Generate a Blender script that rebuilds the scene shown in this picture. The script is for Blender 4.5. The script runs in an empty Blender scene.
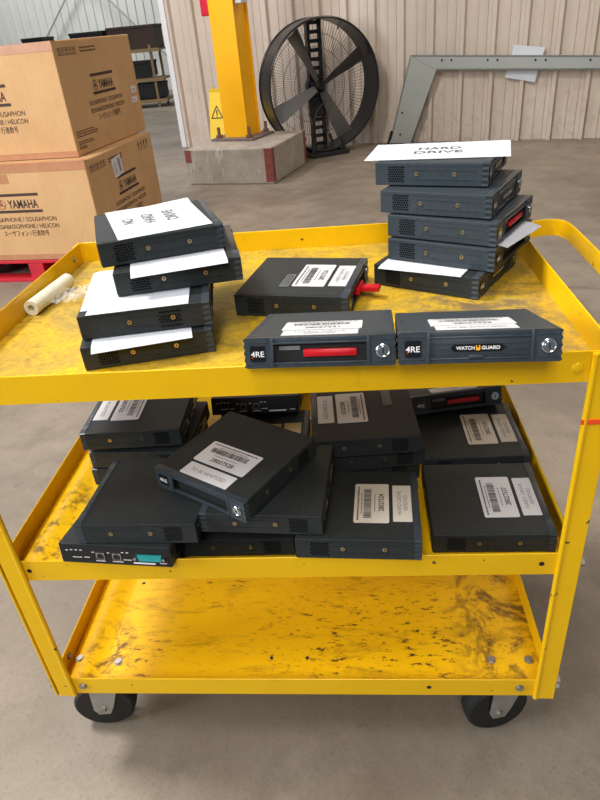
import bpy, bmesh, math, random
from math import sin, cos, pi, radians as R
from mathutils import Vector, Matrix
random.seed(7)
SC = bpy.context.scene
COL = SC.collection

# ------------------------------------------------------------------ materials
def srgb(r, g, b):
    f = lambda c: (c/255/12.92) if c/255 <= .04045 else ((c/255+.055)/1.055)**2.4
    return (f(r), f(g), f(b), 1)

class NT:
    def __init__(s, name):
        s.m = bpy.data.materials.new(name); s.m.use_nodes = True
        s.t = s.m.node_tree; s.n = s.t.nodes; s.b = s.n['Principled BSDF']
        s.tc = s.n.new('ShaderNodeTexCoord')
    def link(s, a, b): s.t.links.new(a, b)
    def noise(s, scale, detail=4, rough=.55, vec=None, stretch=None, dist=0):
        n = s.n.new('ShaderNodeTexNoise'); n.inputs['Scale'].default_value = scale
        n.inputs['Detail'].default_value = detail; n.inputs['Roughness'].default_value = rough
        n.inputs['Distortion'].default_value = dist
        v = vec or s.tc.outputs['Object']
        if stretch:
            mp = s.n.new('ShaderNodeMapping'); mp.inputs['Scale'].default_value = stretch
            s.link(v, mp.inputs['Vector']); v = mp.outputs['Vector']
        s.link(v, n.inputs['Vector']); return n.outputs['Fac']
    def ramp(s, fac, lo, hi, c0=(0, 0, 0, 1), c1=(1, 1, 1, 1)):
        r = s.n.new('ShaderNodeValToRGB'); e = r.color_ramp.elements
        e[0].position = lo; e[1].position = hi; e[0].color = c0; e[1].color = c1
        s.link(fac, r.inputs['Fac']); return r.outputs['Color']
    def mix(s, fac, a, b, mode='MIX'):
        m = s.n.new('ShaderNodeMix'); m.data_type = 'RGBA'; m.blend_type = mode
        for k, v in ((0, fac), (6, a), (7, b)):
            if isinstance(v, (float, int)): m.inputs[k].default_value = v
            elif isinstance(v, tuple): m.inputs[k].default_value = v
            else: s.link(v, m.inputs[k])
        return m.outputs[2]
    def math(s, op, a, b=0.0):
        m = s.n.new('ShaderNodeMath'); m.operation = op
        for k, v in ((0, a), (1, b)):
            if isinstance(v, (float, int)): m.inputs[k].default_value = v
            else: s.link(v, m.inputs[k])
        return m.outputs[0]
    def sep(s):
        x = s.n.new('ShaderNodeSeparateXYZ'); s.link(s.tc.outputs['Object'], x.inputs[0]); return x.outputs
    def blob(s, cx, cy, rx, ry, soft=.5):
        """1 inside an elliptical stain around (cx, cy), 0 outside"""
        o = s.sep()
        a = s.math('MULTIPLY', s.math('SUBTRACT', o['X'], cx), 1/rx)
        b = s.math('MULTIPLY', s.math('SUBTRACT', o['Y'], cy), 1/ry)
        d = s.math('ADD', s.math('MULTIPLY', a, a), s.math('MULTIPLY', b, b))
        return s.ramp(d, 1-soft, 1.0, (1, 1, 1, 1), (0, 0, 0, 1))
    def bump(s, fac, strength=.2, dist=.002):
        b = s.n.new('ShaderNodeBump'); b.inputs['Strength'].default_value = strength
        b.inputs['Distance'].default_value = dist
        s.link(fac, b.inputs['Height']); s.link(b.outputs['Normal'], s.b.inputs['Normal'])
    def color(s, c):
        if isinstance(c, tuple): s.b.inputs['Base Color'].default_value = c
        else: s.link(c, s.b.inputs['Base Color'])
    def rough(s, v, metal=0.0, spec=None):
        if isinstance(v, (float, int)): s.b.inputs['Roughness'].default_value = v
        else: s.link(v, s.b.inputs['Roughness'])
        s.b.inputs['Metallic'].default_value = metal
        if spec is not None: s.b.inputs['Specular IOR Level'].default_value = spec

def plain(name, c, rough=.5, metal=0.0, var=.06, scale=40, spec=None):
    t = NT(name); n = t.noise(scale, 5)
    dark = tuple(x*(1-var) for x in c[:3])+(1,); lite = tuple(min(1, x*(1+var)) for x in c[:3])+(1,)
    t.color(t.ramp(n, .3, .7, dark, lite)); t.rough(rough, metal, spec); return t.m

YEL = (.84, .50, .002, 1)
def yellow_paint(name, kind='frame'):
    t = NT(name)
    n1 = t.noise(9, 6, .6); base = t.ramp(n1, .3, .75, (YEL[0]*.93, YEL[1]*.9, YEL[2], 1), YEL)
    if kind == 'frame':
        chips = t.ramp(t.noise(55, 3, .5), .70, .73)
        c = t.mix(chips, base, srgb(95, 70, 35))
        smear = t.ramp(t.noise(14, 6, .7), .60, .78)
        c = t.mix(t.math('MULTIPLY', smear, .35), c, srgb(150, 110, 30))
        t.color(c); t.rough(.38, 0, .3)
    elif kind == 'worn':      # top tray: rubbed, dusty, speckled
        dust = t.ramp(t.noise(7, 8, .72, dist=.6), .36, .62)
        sp = t.ramp(t.noise(120, 4, .7), .40, .62)
        c = t.mix(t.math('MULTIPLY', dust, .9), base, srgb(156, 136, 70))
        c = t.mix(t.math('MULTIPLY', sp, .42), c, srgb(132, 108, 42))
        d2 = t.ramp(t.noise(10, 8, .75, stretch=(1, 2.2, 1), dist=1.2), .55, .68)
        c = t.mix(t.math('MULTIPLY', d2, .75), c, srgb(98, 82, 50))
        edge = t.math('MULTIPLY', t.blob(.80, .16, .14, .28, .8), t.ramp(t.noise(26, 6, .7), .46, .56))
        c = t.mix(t.math('MULTIPLY', edge, .75), c, srgb(110, 92, 80))
        t.color(c); t.rough(.55, 0, .3); t.bump(t.noise(90, 4), .15, .001)
    elif kind == 'mid':
        n = t.ramp(t.noise(30, 7, .75), .5, .62)
        e = t.math('MULTIPLY', t.blob(.05, .12, .045, .16, .8), n)
        c = t.mix(t.math('MULTIPLY', e, .9), base, srgb(95, 75, 30))
        n3 = t.ramp(t.noise(18, 6, .7), .55, .75)
        c = t.mix(t.math('MULTIPLY', n3, .35), c, srgb(140, 110, 35))
        t.color(c); t.rough(.42, 0, .3)
    else:                     # bottom tray: scraped, greasy streaks, bare brown corner
        streak = t.ramp(t.noise(13, 8, .72, stretch=(.45, 1.6, 1), dist=.9), .53, .68)
        c = t.mix(t.math('MULTIPLY', streak, .62), base, srgb(132, 90, 24))
        fine = t.ramp(t.noise(70, 6, .75, stretch=(.5, 1.3, 1)), .56, .62)
        zone = t.math('ADD', t.blob(.62, .12, .30, .16, .9), t.blob(.27, .30, .09, .12, .9))
        zone = t.math('ADD', t.math('ADD', zone, t.blob(.12, .07, .10, .09, .9)), .22)
        c = t.mix(t.math('MULTIPLY', t.math('MULTIPLY', fine, zone), .85), c, srgb(75, 45, 28))
        scr = t.ramp(t.noise(160, 5, .8, stretch=(.25, 1.0, 1), dist=.4), .60, .66)
        c = t.mix(t.math('MULTIPLY', scr, .45), c, srgb(96, 60, 26))
        zone2 = t.math('ADD', t.blob(.075, .08, .055, .10, .8), t.blob(.885, .2, .15, .40, .8))
        n2 = t.ramp(t.noise(11, 7, .75, dist=1.0), .46, .56)
        c = t.mix(t.math('MULTIPLY', t.math('MULTIPLY', n2, zone2), .85), c, srgb(88, 58, 30))
        fleck = t.ramp(t.noise(38, 5, .7), .68, .72)
        c = t.mix(t.math('MULTIPLY', fleck, .7), c, srgb(110, 70, 25))
        t.color(c); t.rough(.42, 0, .3); t.bump(t.noise(60, 4), .1, .001)
    return t.m

def concrete_floor():
    t = NT('concrete_floor')
    big = t.noise(.9, 6, .6); mid = t.noise(7, 8, .7); fine = t.noise(120, 4, .7)
    c = t.ramp(big, .3, .7, srgb(104, 93, 82), srgb(150, 138, 123))
    c = t.mix(t.math('MULTIPLY', t.ramp(mid, .46, .70), .6), c, srgb(98, 87, 75))
    c = t.mix(t.math('MULTIPLY', t.ramp(fine, .52, .68), .45), c, srgb(94, 84, 72))
    pale = t.ramp(t.noise(3.2, 7, .7), .55, .75)
    c = t.mix(t.math('MULTIPLY', pale, .35), c, srgb(168, 158, 144))
    spots = t.ramp(t.noise(22, 3, .5), .70, .74)
    c = t.mix(t.math('MULTIPLY', spots, .35), c, srgb(82, 74, 66))
    # sawn control joints
    o = t.sep()
    rot = t.math('ADD', t.math('MULTIPLY', o['X'], .307), t.math('MULTIPLY', o['Y'], .952))
    j = t.math('ABSOLUTE', t.math('SUBTRACT', t.math('FRACT', t.math('MULTIPLY', t.math('SUBTRACT', rot, 6.78), 1/4.0)), .5))
    jm = t.ramp(j, .496, .498)
    c = t.mix(t.math('MULTIPLY', jm, .6), c, srgb(80, 74, 68))
    t.color(c)
    t.rough(t.ramp(t.noise(4, 6, .6), .3, .7, (.42, .42, .42, 1), (.6, .6, .6, 1)))
    t.bump(fine, .12, .002); return t.m

def rough_concrete():
    t = NT('footing_concrete')
    c = t.ramp(t.noise(5, 8, .7), .3, .7, srgb(140, 130, 120), srgb(172, 164, 154))
    c = t.mix(t.math('MULTIPLY', t.ramp(t.noise(45, 4, .6), .62, .68), .6), c, srgb(90, 84, 78))
    c = t.mix(t.math('MULTIPLY', t.ramp(t.noise(9, 3, .6, stretch=(2, 2, .5)), .62, .7), .5), c, srgb(205, 200, 195))
    t.color(c); t.rough(.85); t.bump(t.noise(40, 5), .4, .01); return t.m

def wall_paint(name, a, b, dirt):
    t = NT(name)
    c = t.ramp(t.noise(1.3, 6, .65), .3, .7, a, b)
    st = t.ramp(t.noise(3, 7, .7, stretch=(1, 1, .35)), .55, .8)
    c = t.mix(t.math('MULTIPLY', st, .3), c, dirt)
    # scuffs low on the panels
    o = t.sep(); low = t.ramp(o['Z'], .0, .9, (1, 1, 1, 1), (0, 0, 0, 1))
    sc = t.math('MULTIPLY', low, t.ramp(t.noise(12, 6, .7), .52, .62))
    c = t.mix(t.math('MULTIPLY', sc, .45), c, dirt)
    t.color(c); t.rough(.45); return t.m

def cardboard():
    t = NT('cardboard')
    c = t.ramp(t.noise(2.5, 5, .6), .3, .7, srgb(190, 148, 102), srgb(206, 164, 116))
    c = t.mix(t.math('MULTIPLY', t.ramp(t.noise(60, 4, .6, stretch=(1, 1, .15)), .5, .7), .15), c, srgb(160, 115, 70))
    t.color(c); t.rough(.8); return t.m

def recorder_metal(name, c0, c1, rough):
    t = NT(name)
    c = t.ramp(t.noise(160, 4, .7), .35, .65, c0, c1)
    dust = t.ramp(t.noise(18, 7, .75), .58, .78)
    c = t.mix(t.math('MULTIPLY', dust, .10), c, srgb(105, 106, 104))
    t.color(c); t.rough(rough, 0, .32); t.bump(t.noise(600, 2), .08, .0004); return t.m

M = {}
M['yellow'] = yellow_paint('yellow_paint'); M['yellow_worn'] = yellow_paint('yellow_paint_worn', 'worn')
M['yellow_mid'] = yellow_paint('yellow_paint_scuffed', 'mid'); M['yellow_low'] = yellow_paint('yellow_paint_scraped', 'low')
M['floor'] = concrete_floor(); M['footing'] = rough_concrete()
M['wall'] = wall_paint('ribbed_wall_paint', srgb(192, 176, 160), srgb(204, 190, 176), srgb(164, 140, 116))
M['farwall'] = wall_paint('far_wall_paint', srgb(196, 198, 196), srgb(206, 208, 205), srgb(175, 178, 175))
M['trimwhite'] = plain('white_trim', srgb(222, 220, 220), .45)
M['card'] = cardboard()
M['tape'] = plain('packing_tape', srgb(176, 122, 86), .35, var=.1, scale=12)
M['ink'] = plain('brown_print_ink', srgb(62, 40, 34), .7)
M['emblem'] = plain('red_brown_ink', srgb(150, 78, 60), .7)
M['palletred'] = plain('red_pallet_paint', srgb(190, 22, 40), .6, var=.15, scale=9)
M['shell'] = recorder_metal('charcoal_metal', (.017, .0215, .0228, 1), (.024, .030, .032, 1), .52)
M['slate'] = recorder_metal('slate_metal', (.030, .041, .050, 1), (.040, .053, .063, 1), .48)
M['bezel'] = recorder_metal('slate_plastic', (.030, .040, .050, 1), (.042, .054, .065, 1), .33)
M['black'] = plain('matt_black', (.006, .006, .007, 1), .6)
t = NT('vent_hole_black'); t.color((.002, .002, .002, 1)); t.rough(.9, 0, .05); M['hole'] = t.m
M['gloss'] = plain('gloss_black', (.008, .008, .009, 1), .2)
M['brass'] = plain('brass_screw', srgb(190, 172, 130), .3, .9)
M['chrome'] = plain('chrome', srgb(200, 205, 208), .22, 1.0)
M['teal'] = plain('teal_plastic', srgb(35, 150, 150), .4)
M['red'] = plain('red_plastic', srgb(196, 12, 30), .35)
M['white'] = plain('label_white', srgb(212, 212, 215), .55, var=.02)
M['offwhite'] = plain('label_cream', srgb(214, 208, 196), .55, var=.03)
M['greytape'] = plain('grey_tag', srgb(98, 104, 106), .5)
M['tan'] = plain('tan_tape', srgb(168, 146, 100), .55, var=.1)
M['print'] = plain('black_print', srgb(28, 28, 32), .6)
M['softprint'] = plain('soft_grey_print', srgb(84, 84, 90), .6)
M['greyprint'] = plain('grey_print', srgb(120, 120, 124), .6)
M['white_ink'] = plain('white_ink', srgb(235, 235, 235), .5)
M['amber'] = plain('amber_ink', srgb(235, 165, 20), .5)
M['paper'] = plain('white_paper', srgb(206, 209, 216), .7, var=.015)
M['steel'] = plain('galvanised_steel', srgb(172, 172, 170), .4, .7, var=.15)
M['bolt'] = plain('bolt_zinc', srgb(165, 160, 150), .35, .8)
M['tyre'] = plain('black_rubber', (.008, .008, .0085, 1), .6)
M['orange'] = plain('red_orange_tape', srgb(232, 78, 30), .5)
M['colyellow'] = plain('column_yellow', srgb(250, 182, 4), .42, var=.05, scale=3)
M['rust'] = plain('rusted_steel', srgb(112, 78, 66), .8, var=.25, scale=25)
M['plategrey'] = plain('weathered_plate', srgb(112, 98, 94), .7, var=.2, scale=18)
M['redpaint'] = plain('chipped_red_paint', srgb(122, 60, 56), .7, var=.25, scale=30)
M['drum'] = plain('drum_black', (.016, .017, .019, 1), .28)
M['blade'] = plain('blade_aluminium', srgb(118, 116, 112), .36, .7, var=.12, scale=6)
M['wire'] = plain('wire_black', (.035, .035, .037, 1), .4)
M['greysteel'] = plain('grey_powder_coat', srgb(158, 161, 155), .42, var=.05, scale=4)
M['sign'] = plain('sign_yellow', srgb(238, 200, 48), .45)
M['oxide'] = plain('oxide_red_steel', srgb(88, 26, 28), .6, var=.15, scale=3)
M['darkbrown'] = plain('dark_brown_panel', srgb(62, 42, 32), .6, var=.15, scale=5)
M['tanwood'] = plain('tan_rail', srgb(150, 126, 84), .55, var=.1, scale=8)
M['roll'] = plain('translucent_film_roll', srgb(226, 222, 200), .35, var=.04)
t = NT('clear_film'); t.color(srgb(235, 238, 238)); t.rough(.12); t.b.inputs['Alpha'].default_value = .30
t.b.inputs['Specular IOR Level'].default_value = .8; M['film'] = t.m
M['greybox'] = plain('light_grey_enamel', srgb(200, 200, 198), .5)
M['fire'] = plain('signal_red', srgb(205, 20, 50), .4)

# ------------------------------------------------------------------ mesh builder
class MB:
    def __init__(s): s.v = []; s.f = []; s.mi = []; s.cur = 0
    def add(s, vs, fs, M4=None):
        o = len(s.v)
        s.v += [tuple(M4 @ Vector(p)) if M4 else tuple(p) for p in vs]
        s.f += [tuple(i+o for i in f) for f in fs]; s.mi += [s.cur]*len(fs)
        return s
    def bm(s, b, M4=None):
        b.verts.ensure_lookup_table(); b.verts.index_update()
        s.add([v.co[:] for v in b.verts], [[v.index for v in f.verts] for f in b.faces], M4); b.free(); return s
    def box(s, x0, x1, y0, y1, z0, z1, bevel=0, M4=None, seg=2):
        b = bmesh.new(); bmesh.ops.create_cube(b, size=1)
        for v in b.verts:
            v.co = ((x0+x1)/2+v.co.x*(x1-x0), (y0+y1)/2+v.co.y*(y1-y0), (z0+z1)/2+v.co.z*(z1-z0))
        if bevel: bmesh.ops.bevel(b, geom=b.edges[:], offset=bevel, segments=seg, affect='EDGES', profile=.5)
        return s.bm(b, M4)
    def prism(s, pts, axis, lo, hi, M4=None):
        """extrude a 2-D outline (counter-clockwise) along an axis; axis 'y': pts are (x,z); 'z': (x,y); 'x': (y,z)"""
        n = len(pts)
        def P(p, h): return {'y': (p[0], h, p[1]), 'z': (p[0], p[1], h), 'x': (h, p[0], p[1])}[axis]
        vs = [P(p, lo) for p in pts]+[P(p, hi) for p in pts]
        fs = [tuple(range(n))[::-1], tuple(range(n, 2*n))]+[(i, (i+1) % n, n+(i+1) % n, n+i) for i in range(n)]
        b = bmesh.new(); bv = [b.verts.new(v) for v in vs]
        for f in fs: b.faces.new([bv[i] for i in f])
        bmesh.ops.recalc_face_normals(b, faces=b.faces[:])
        return s.bm(b, M4)
    def cyl(s, p0, p1, r0, n=20, r1=None, cap=True):
        p0 = Vector(p0); p1 = Vector(p1); r1 = r0 if r1 is None else r1
        d = (p1-p0).normalized(); a = d.orthogonal().normalized(); c = d.cross(a)
        vs = []
        for p, r in ((p0, r0), (p1, r1)):
            for i in range(n):
                t = 2*pi*i/n; vs.append(p+a*cos(t)*r+c*sin(t)*r)
        fs = [(i, (i+1) % n, n+(i+1) % n, n+i) for i in range(n)]
        if cap: fs += [tuple(range(n))[::-1], tuple(range(n, 2*n))]
        return s.add(vs, fs)
    def tube(s, pts, r, n=8, closed=False):
        pts = [Vector(p) for p in pts]; m = len(pts); vs = []; up = Vector((0, 0, 1))
        prev = None
        for i in range(m):
            a = pts[(i-1) % m] if (closed or i) else pts[0]; b = pts[(i+1) % m] if (closed or i < m-1) else pts[-1]
            d = (b-a).normalized()
            if prev is None: u = d.orthogonal().normalized()
            else: u = (prev-d*prev.dot(d)).normalized()
            prev = u; w = d.cross(u)
            for k in range(n):
                t = 2*pi*k/n; vs.append(pts[i]+u*cos(t)*r+w*sin(t)*r)
        fs = []
        for i in range(m if closed else m-1):
            for k in range(n):
                j = (i+1) % m; fs.append((i*n+k, i*n+(k+1) % n, j*n+(k+1) % n, j*n+k))
        if not closed: fs += [tuple(range(n))[::-1], tuple(range((m-1)*n, m*n))]
        return s.add(vs, fs)
    def lathe(s, prof, n=32, M4=None):
        """profile of (radius, height) turned round z"""
        vs = []; m = len(prof)
        for r, z in prof:
            for i in range(n): vs.append((r*cos(2*pi*i/n), r*sin(2*pi*i/n), z))
        fs = [(j*n+i, j*n+(i+1) % n, (j+1)*n+(i+1) % n, (j+1)*n+i) for j in range(m-1) for i in range(n)]
        if prof[0][0] > 1e-6: fs.append(tuple(range(n))[::-1])
        if prof[-1][0] > 1e-6: fs.append(tuple(range((m-1)*n, m*n)))
        return s.add(vs, fs, M4)
    def mesh(s, name, mats, smooth=False):
        me = bpy.data.meshes.new(name); me.from_pydata(s.v, [], s.f)
        for m in (mats if isinstance(mats, (list, tuple)) else [mats]): me.materials.append(M[m])
        for p, i in zip(me.polygons, s.mi): p.material_index = i
        b = bmesh.new(); b.from_mesh(me); bmesh.ops.recalc_face_normals(b, faces=b.faces[:]); b.to_mesh(me); b.free()
        if smooth:
            for p in me.polygons: p.use_smooth = True
            if hasattr(me, 'set_sharp_from_angle'): me.set_sharp_from_angle(angle=R(35))
        me.update(); return me

def link(name, me, parent=None):
    o = bpy.data.objects.new(name, me); COL.objects.link(o)
    if parent: o.parent = parent
    return o
def put(name, mb, mats, parent=None, smooth=False): return link(name, mb.mesh(name, mats, smooth), parent)
def thing(name, label, cat, loc=(0, 0, 0), rz=0, group=None):
    o = bpy.data.objects.new(name, None); o.empty_display_size = .05; COL.objects.link(o)
    o.location = loc; o.rotation_euler = (0, 0, R(rz)); return tag(o, label, cat, group)
def tag(o, label, cat, group=None):
    o['label'] = label; o['category'] = cat
    if group: o['group'] = group
    return o
def structure(o): o['kind'] = 'structure'; return o

# lettering: flat text turned into mesh data, centred on its own middle
def text_geo(body, cap, width=None, bold=0.0, align='CENTER'):
    c = bpy.data.curves.new('lettering', 'FONT'); c.body = body; c.size = 1; c.offset = bold; c.resolution_u = 3
    o = bpy.data.objects.new('lettering', c); COL.objects.link(o)
    dg = bpy.context.evaluated_depsgraph_get(); dg.update()
    me = bpy.data.meshes.new_from_object(o.evaluated_get(dg))
    vs = [v.co.copy() for v in me.vertices]; fs = [tuple(p.vertices) for p in me.polygons]
    bpy.data.objects.remove(o); bpy.data.curves.remove(c); bpy.data.meshes.remove(me)
    x0 = min(v.x for v in vs); x1 = max(v.x for v in vs); sy = cap/.69
    sx = (width/(x1-x0)) if width else sy
    off = {'CENTER': (x0+x1)/2, 'LEFT': x0, 'RIGHT': x1}[align]
    return [((v.x-off)*sx, (v.y-.345)*sy, 0) for v in vs], fs
def text(mb, body, cap, M4, width=None, bold=0.0, align='CENTER'):
    vs, fs = text_geo(body, cap, width, bold, align); mb.add(vs, fs, M4)
def frame(o, u, v):
    """matrix whose local x is u, local y is v, at o"""
    u = Vector(u).normalized(); v = Vector(v).normalized(); w = u.cross(v)
    return Matrix(((u.x, v.x, w.x, o[0]), (u.y, v.y, w.y, o[1]), (u.z, v.z, w.z, o[2]), (0, 0, 0, 1)))
def quad(mb, x0, x1, y0, y1, M4, z=0): mb.add([(x0, y0, z), (x1, y0, z), (x1, y1, z), (x0, y1, z)], [(0, 1, 2, 3)], M4)
def plate(mb, x0, x1, y0, y1, th, M4, r=0):
    """a thin sticker: rounded sheet with real thickness"""
    if r:
        pts = []
        for cx, cy, a in ((x1-r, y0+r, -90), (x1-r, y1-r, 0), (x0+r, y1-r, 90), (x0+r, y0+r, 180)):
            for k in range(4): t = R(a+30*k); pts.append((cx+r*cos(t), cy+r*sin(t)))
    else: pts = [(x0, y0), (x1, y0), (x1, y1), (x0, y1)]
    mb.prism(pts, 'z', 0, th, M4)

# ------------------------------------------------------------------ camera (solved from the cart's edges)
f_px, pitch, roll, yaw = 630.118, .540359, -.0961687, .1104669
cp = Vector((.596584, -.710141, 1.263088))
right = Vector((cos(yaw), sin(yaw), 0)); fw = Vector((-sin(yaw), cos(yaw), 0)); up = Vector((0, 0, 1))
d = fw*cos(pitch)-up*sin(pitch); u = fw*sin(pitch)+up*cos(pitch)
r2 = right*cos(roll)+u*sin(roll); u2 = -right*sin(roll)+u*cos(roll)
cam = bpy.data.cameras.new('camera'); co = bpy.data.objects.new('camera', cam); COL.objects.link(co)
co.matrix_world = Matrix(((r2.x, u2.x, -d.x, cp.x), (r2.y, u2.y, -d.y, cp.y), (r2.z, u2.z, -d.z, cp.z), (0, 0, 0, 1)))
cam.sensor_fit = 'VERTICAL'; cam.sensor_height = 36; cam.lens = f_px/800*36; cam.clip_start = .05; cam.clip_end = 200
SC.camera = co

# ------------------------------------------------------------------ setting
mb = MB(); mb.box(-14, 9, -5, 19, -.15, 0); structure(put('floor', mb, 'floor'))
WT = R(-17.9); WU = Vector((cos(WT), sin(WT), 0)); WN = Vector((-sin(WT), cos(WT), 0)); W0 = Vector((.598, 7.08, 0))
def ribbed(mb, length, height, pitch_, rib, M4, minor=True):
    """sheet-metal profile: tall trapezoid ribs with low stiffening ribs between, swept up, with a back face"""
    pts = []; n = int(length/pitch_)
    for i in range(n+1):
        x = i*pitch_
        pts += [(x, 0), (x+.012, -rib), (x+.048, -rib), (x+.060, 0)]
        if minor:
            for q in ((.10, .20) if minor else ()): pts += [(x+pitch_*.2+q*.9, 0), (x+pitch_*.2+q*.9+.008, -rib*.16), (x+pitch_*.2+q*.9+.022, -rib*.16), (x+pitch_*.2+q*.9+.030, 0)]
    out = pts+[(pts[-1][0], .10), (0, .10)]
    n2 = len(out); vs = [(p[0], p[1], 0) for p in out]+[(p[0], p[1], height) for p in out]
    fs = [(i, (i+1) % n2, n2+(i+1) % n2, n2+i) for i in range(n2)]
    mb.add(vs, fs, M4)
WLEFT = -2.255                                   # where the wall stops, along its own run
mb = MB(); ribbed(mb, 10.5, 5.5, .305, .046, frame(W0+WU*(WLEFT+.10), WU, WN))
structure(put('wall_back', mb, 'wall'))
mb = MB(); Mx = frame(W0+WU*WLEFT, WU, WN)
mb.box(.03, .10, -.045, .22, 0, 5.5, .006, Mx); structure(put('trim_1', mb, 'trimwhite'))
mb = MB(); ribbed(mb, 16, 6.5, .21, .035, frame((-14, 17.2, 0), (1, 0, 0), (0, 1, 0)), False)
structure(put('wall_far', mb, 'farwall'))
mb = MB(); ribbed(mb, 22, 6.5, .21, .035, frame((-13.8, -5, 0), (0, 1, 0), (-1, 0, 0)), False)
structure(put('wall_left', mb, 'farwall'))
for k, (a, b) in enumerate((((-8.05, 16.9, .06), (-5.35, 16.9, 2.95)), ((-3.12, 16.7, .06), (-5.6, 16.7, 2.75)))):
    mb = MB(); mb.cyl(a, b, .022, 10)
    for p in (a, b): mb.box(p[0]-.06, p[0]+.06, 16.68, 17.15, p[2]-.06, p[2]+.06)
    tag(put('brace_rod', mb, 'greysteel'), ('thin grey brace rod slanting up from the dark red stanchion side over the far wall',
        'thin grey brace rod slanting down to the brown panel of the far rack')[k], 'brace')
# dark red stanchion of the far bay
st = thing('stanchion', 'dark red steel stanchion in front of the far ribbed wall', 'steel column', (-6.2, 12.4, 0))
mb = MB(); mb.box(-.2, .2, -.2, -.185, 0, 5); mb.box(-.2, .2, .185, .2, 0, 5); mb.box(-.008, .008, -.185, .185, 0, 5)
put('shaft', mb, 'oxide', st)
mb = MB(); mb.box(-.28, .28, -.28, .28, 0, .03); put('base_plate', mb, 'oxide', st)

# ------------------------------------------------------------------ concrete footing, yellow column, red and grey boxes
fo = thing('concrete_footing', 'square concrete footing block with red painted corners under the yellow column', 'footing', (-.397, 5.80, 0), -15.5)
mb = MB(); mb.box(-.437, .437, -.475, .455, 0, .315, .012); put('block', mb, 'footing', fo)
for sx, sy in ((-1, -1), (1, -1), (1, 1)):
    mb = MB(); x = sx*.437; y = -.475 if sy < 0 else .455
    zz = [(0.02 if sx > 0 else .2), .31]
    mb.box(x-(.075 if sx > 0 else .002), x+(.002 if sx > 0 else .06), y-.002 if sy < 0 else y-.055, y+.055 if sy < 0 else y+.002, zz[0], zz[1])
    put('painted_corner', mb, 'redpaint', fo)
col = thing('steel_column', 'bright yellow steel column bolted on the concrete footing', 'steel column', (-.455, 5.965, .315), -22)
mb = MB(); w = .130
mb.box(-w, w, -w, -w+.016, .02, 5.2, .003); mb.box(-w, w, w-.016, w, .02, 5.2, .003); mb.box(-.006, .006, -w+.016, w-.016, .02, 5.2)
mb.box(w-.03, w-.024, -w+.016, w-.016, .02, 5.2)
put('shaft', mb, 'colyellow', col)
mb = MB(); mb.box(-.235, .235, -.225, .225, 0, .022, .003); put('base_plate', mb, 'plategrey', col)
for x, y in ((-.17, -.17), (.17, -.17), (-.17, .17), (.17, .17)):
    mb = MB(); mb.cyl((x, y, .02), (x, y, .12), .016, 10); mb.cyl((x, y, .022), (x, y, .05), .032, 6); put('anchor_bolt', mb, 'rust', col)
fb = thing('alarm_box', 'small red box fixed to the yellow column near the top', 'alarm box', (0, 0, 0))
cl = Matrix.Translation((-.455, 5.965, .315)) @ Matrix.Rotation(R(-22), 4, 'Z')
mb = MB(); mb.box(-.135-.085, -.136, -.12, .03, 1.05, 1.36, .01, cl); put('housing', mb, 'fire', fb)
mb = MB(); mb.box(-.135-.088, -.132, -.123, .033, 1.36, 1.40, .008, cl); put('lid', mb, 'fire', fb)
gb = thing('junction_box', 'small light grey junction box on the shaded side of the yellow column', 'junction box')
mb = MB(); mb.box(.137, .20, -.10, .02, 1.12, 1.42, .006, cl); put('housing', mb, 'greybox', gb)
mb = MB(); mb.cyl(cl @ Vector((.168, -.04, 1.42)), cl @ Vector((.168, -.04, 3.6)), .014, 12); put('conduit', mb, 'steel', gb, True)

# ------------------------------------------------------------------ wet floor sign
sg = thing('wet_floor_sign', 'yellow folding wet floor sign standing against the ribbed wall behind the column', 'sign', (-.87, 7.17, 0), -14)
for k in (0, 1):
    mb = MB(); tl = R(9 if k == 0 else -9)
    Mx = Matrix.Translation((0, -.10 if k == 0 else .10, .01)) @ Matrix.Rotation(-tl, 4, 'X')
    mb.prism([(-.15, 0), (-.09, 0), (-.07, .04), (.07, .04), (.09, 0), (.15, 0), (.115, .66), (.05, .70), (.05, .675), (-.05, .675), (-.05, .70), (-.115, .66)], 'y', -.006, .006, Mx)
    p = put('panel', mb, 'sign', sg)
    if k == 0:
        mb = MB(); Mf = Mx @ frame((-.035, -.0068, .42), (1, 0, 0), (0, 0, 1))
        for a, b in (((-.07, -.05), (.07, -.05)), ((.07, -.05), (0, .075)), ((0, .075), (-.07, -.05))):
            va = Vector((a[0], a[1], 0)); vb = Vector((b[0], b[1], 0)); dd = (vb-va).normalized(); nn = Vector((-dd.y, dd.x, 0))*.006
            mb.add([va-nn-dd*.004, vb-nn+dd*.004, vb+nn+dd*.004, va+nn-dd*.004], [(0, 1, 2, 3)], Mf)
        mb.add([(-.006, -.02, 0), (.006, -.02, 0), (.008, .035, 0), (-.008, .035, 0)], [(0, 1, 2, 3)], Mf)
        mb.add([(-.006, -.038, 0), (.006, -.038, 0), (.006, -.027, 0), (-.006, -.027, 0)], [(0, 1, 2, 3)], Mf)
        put('warning_print', mb, 'print', p)

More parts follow.
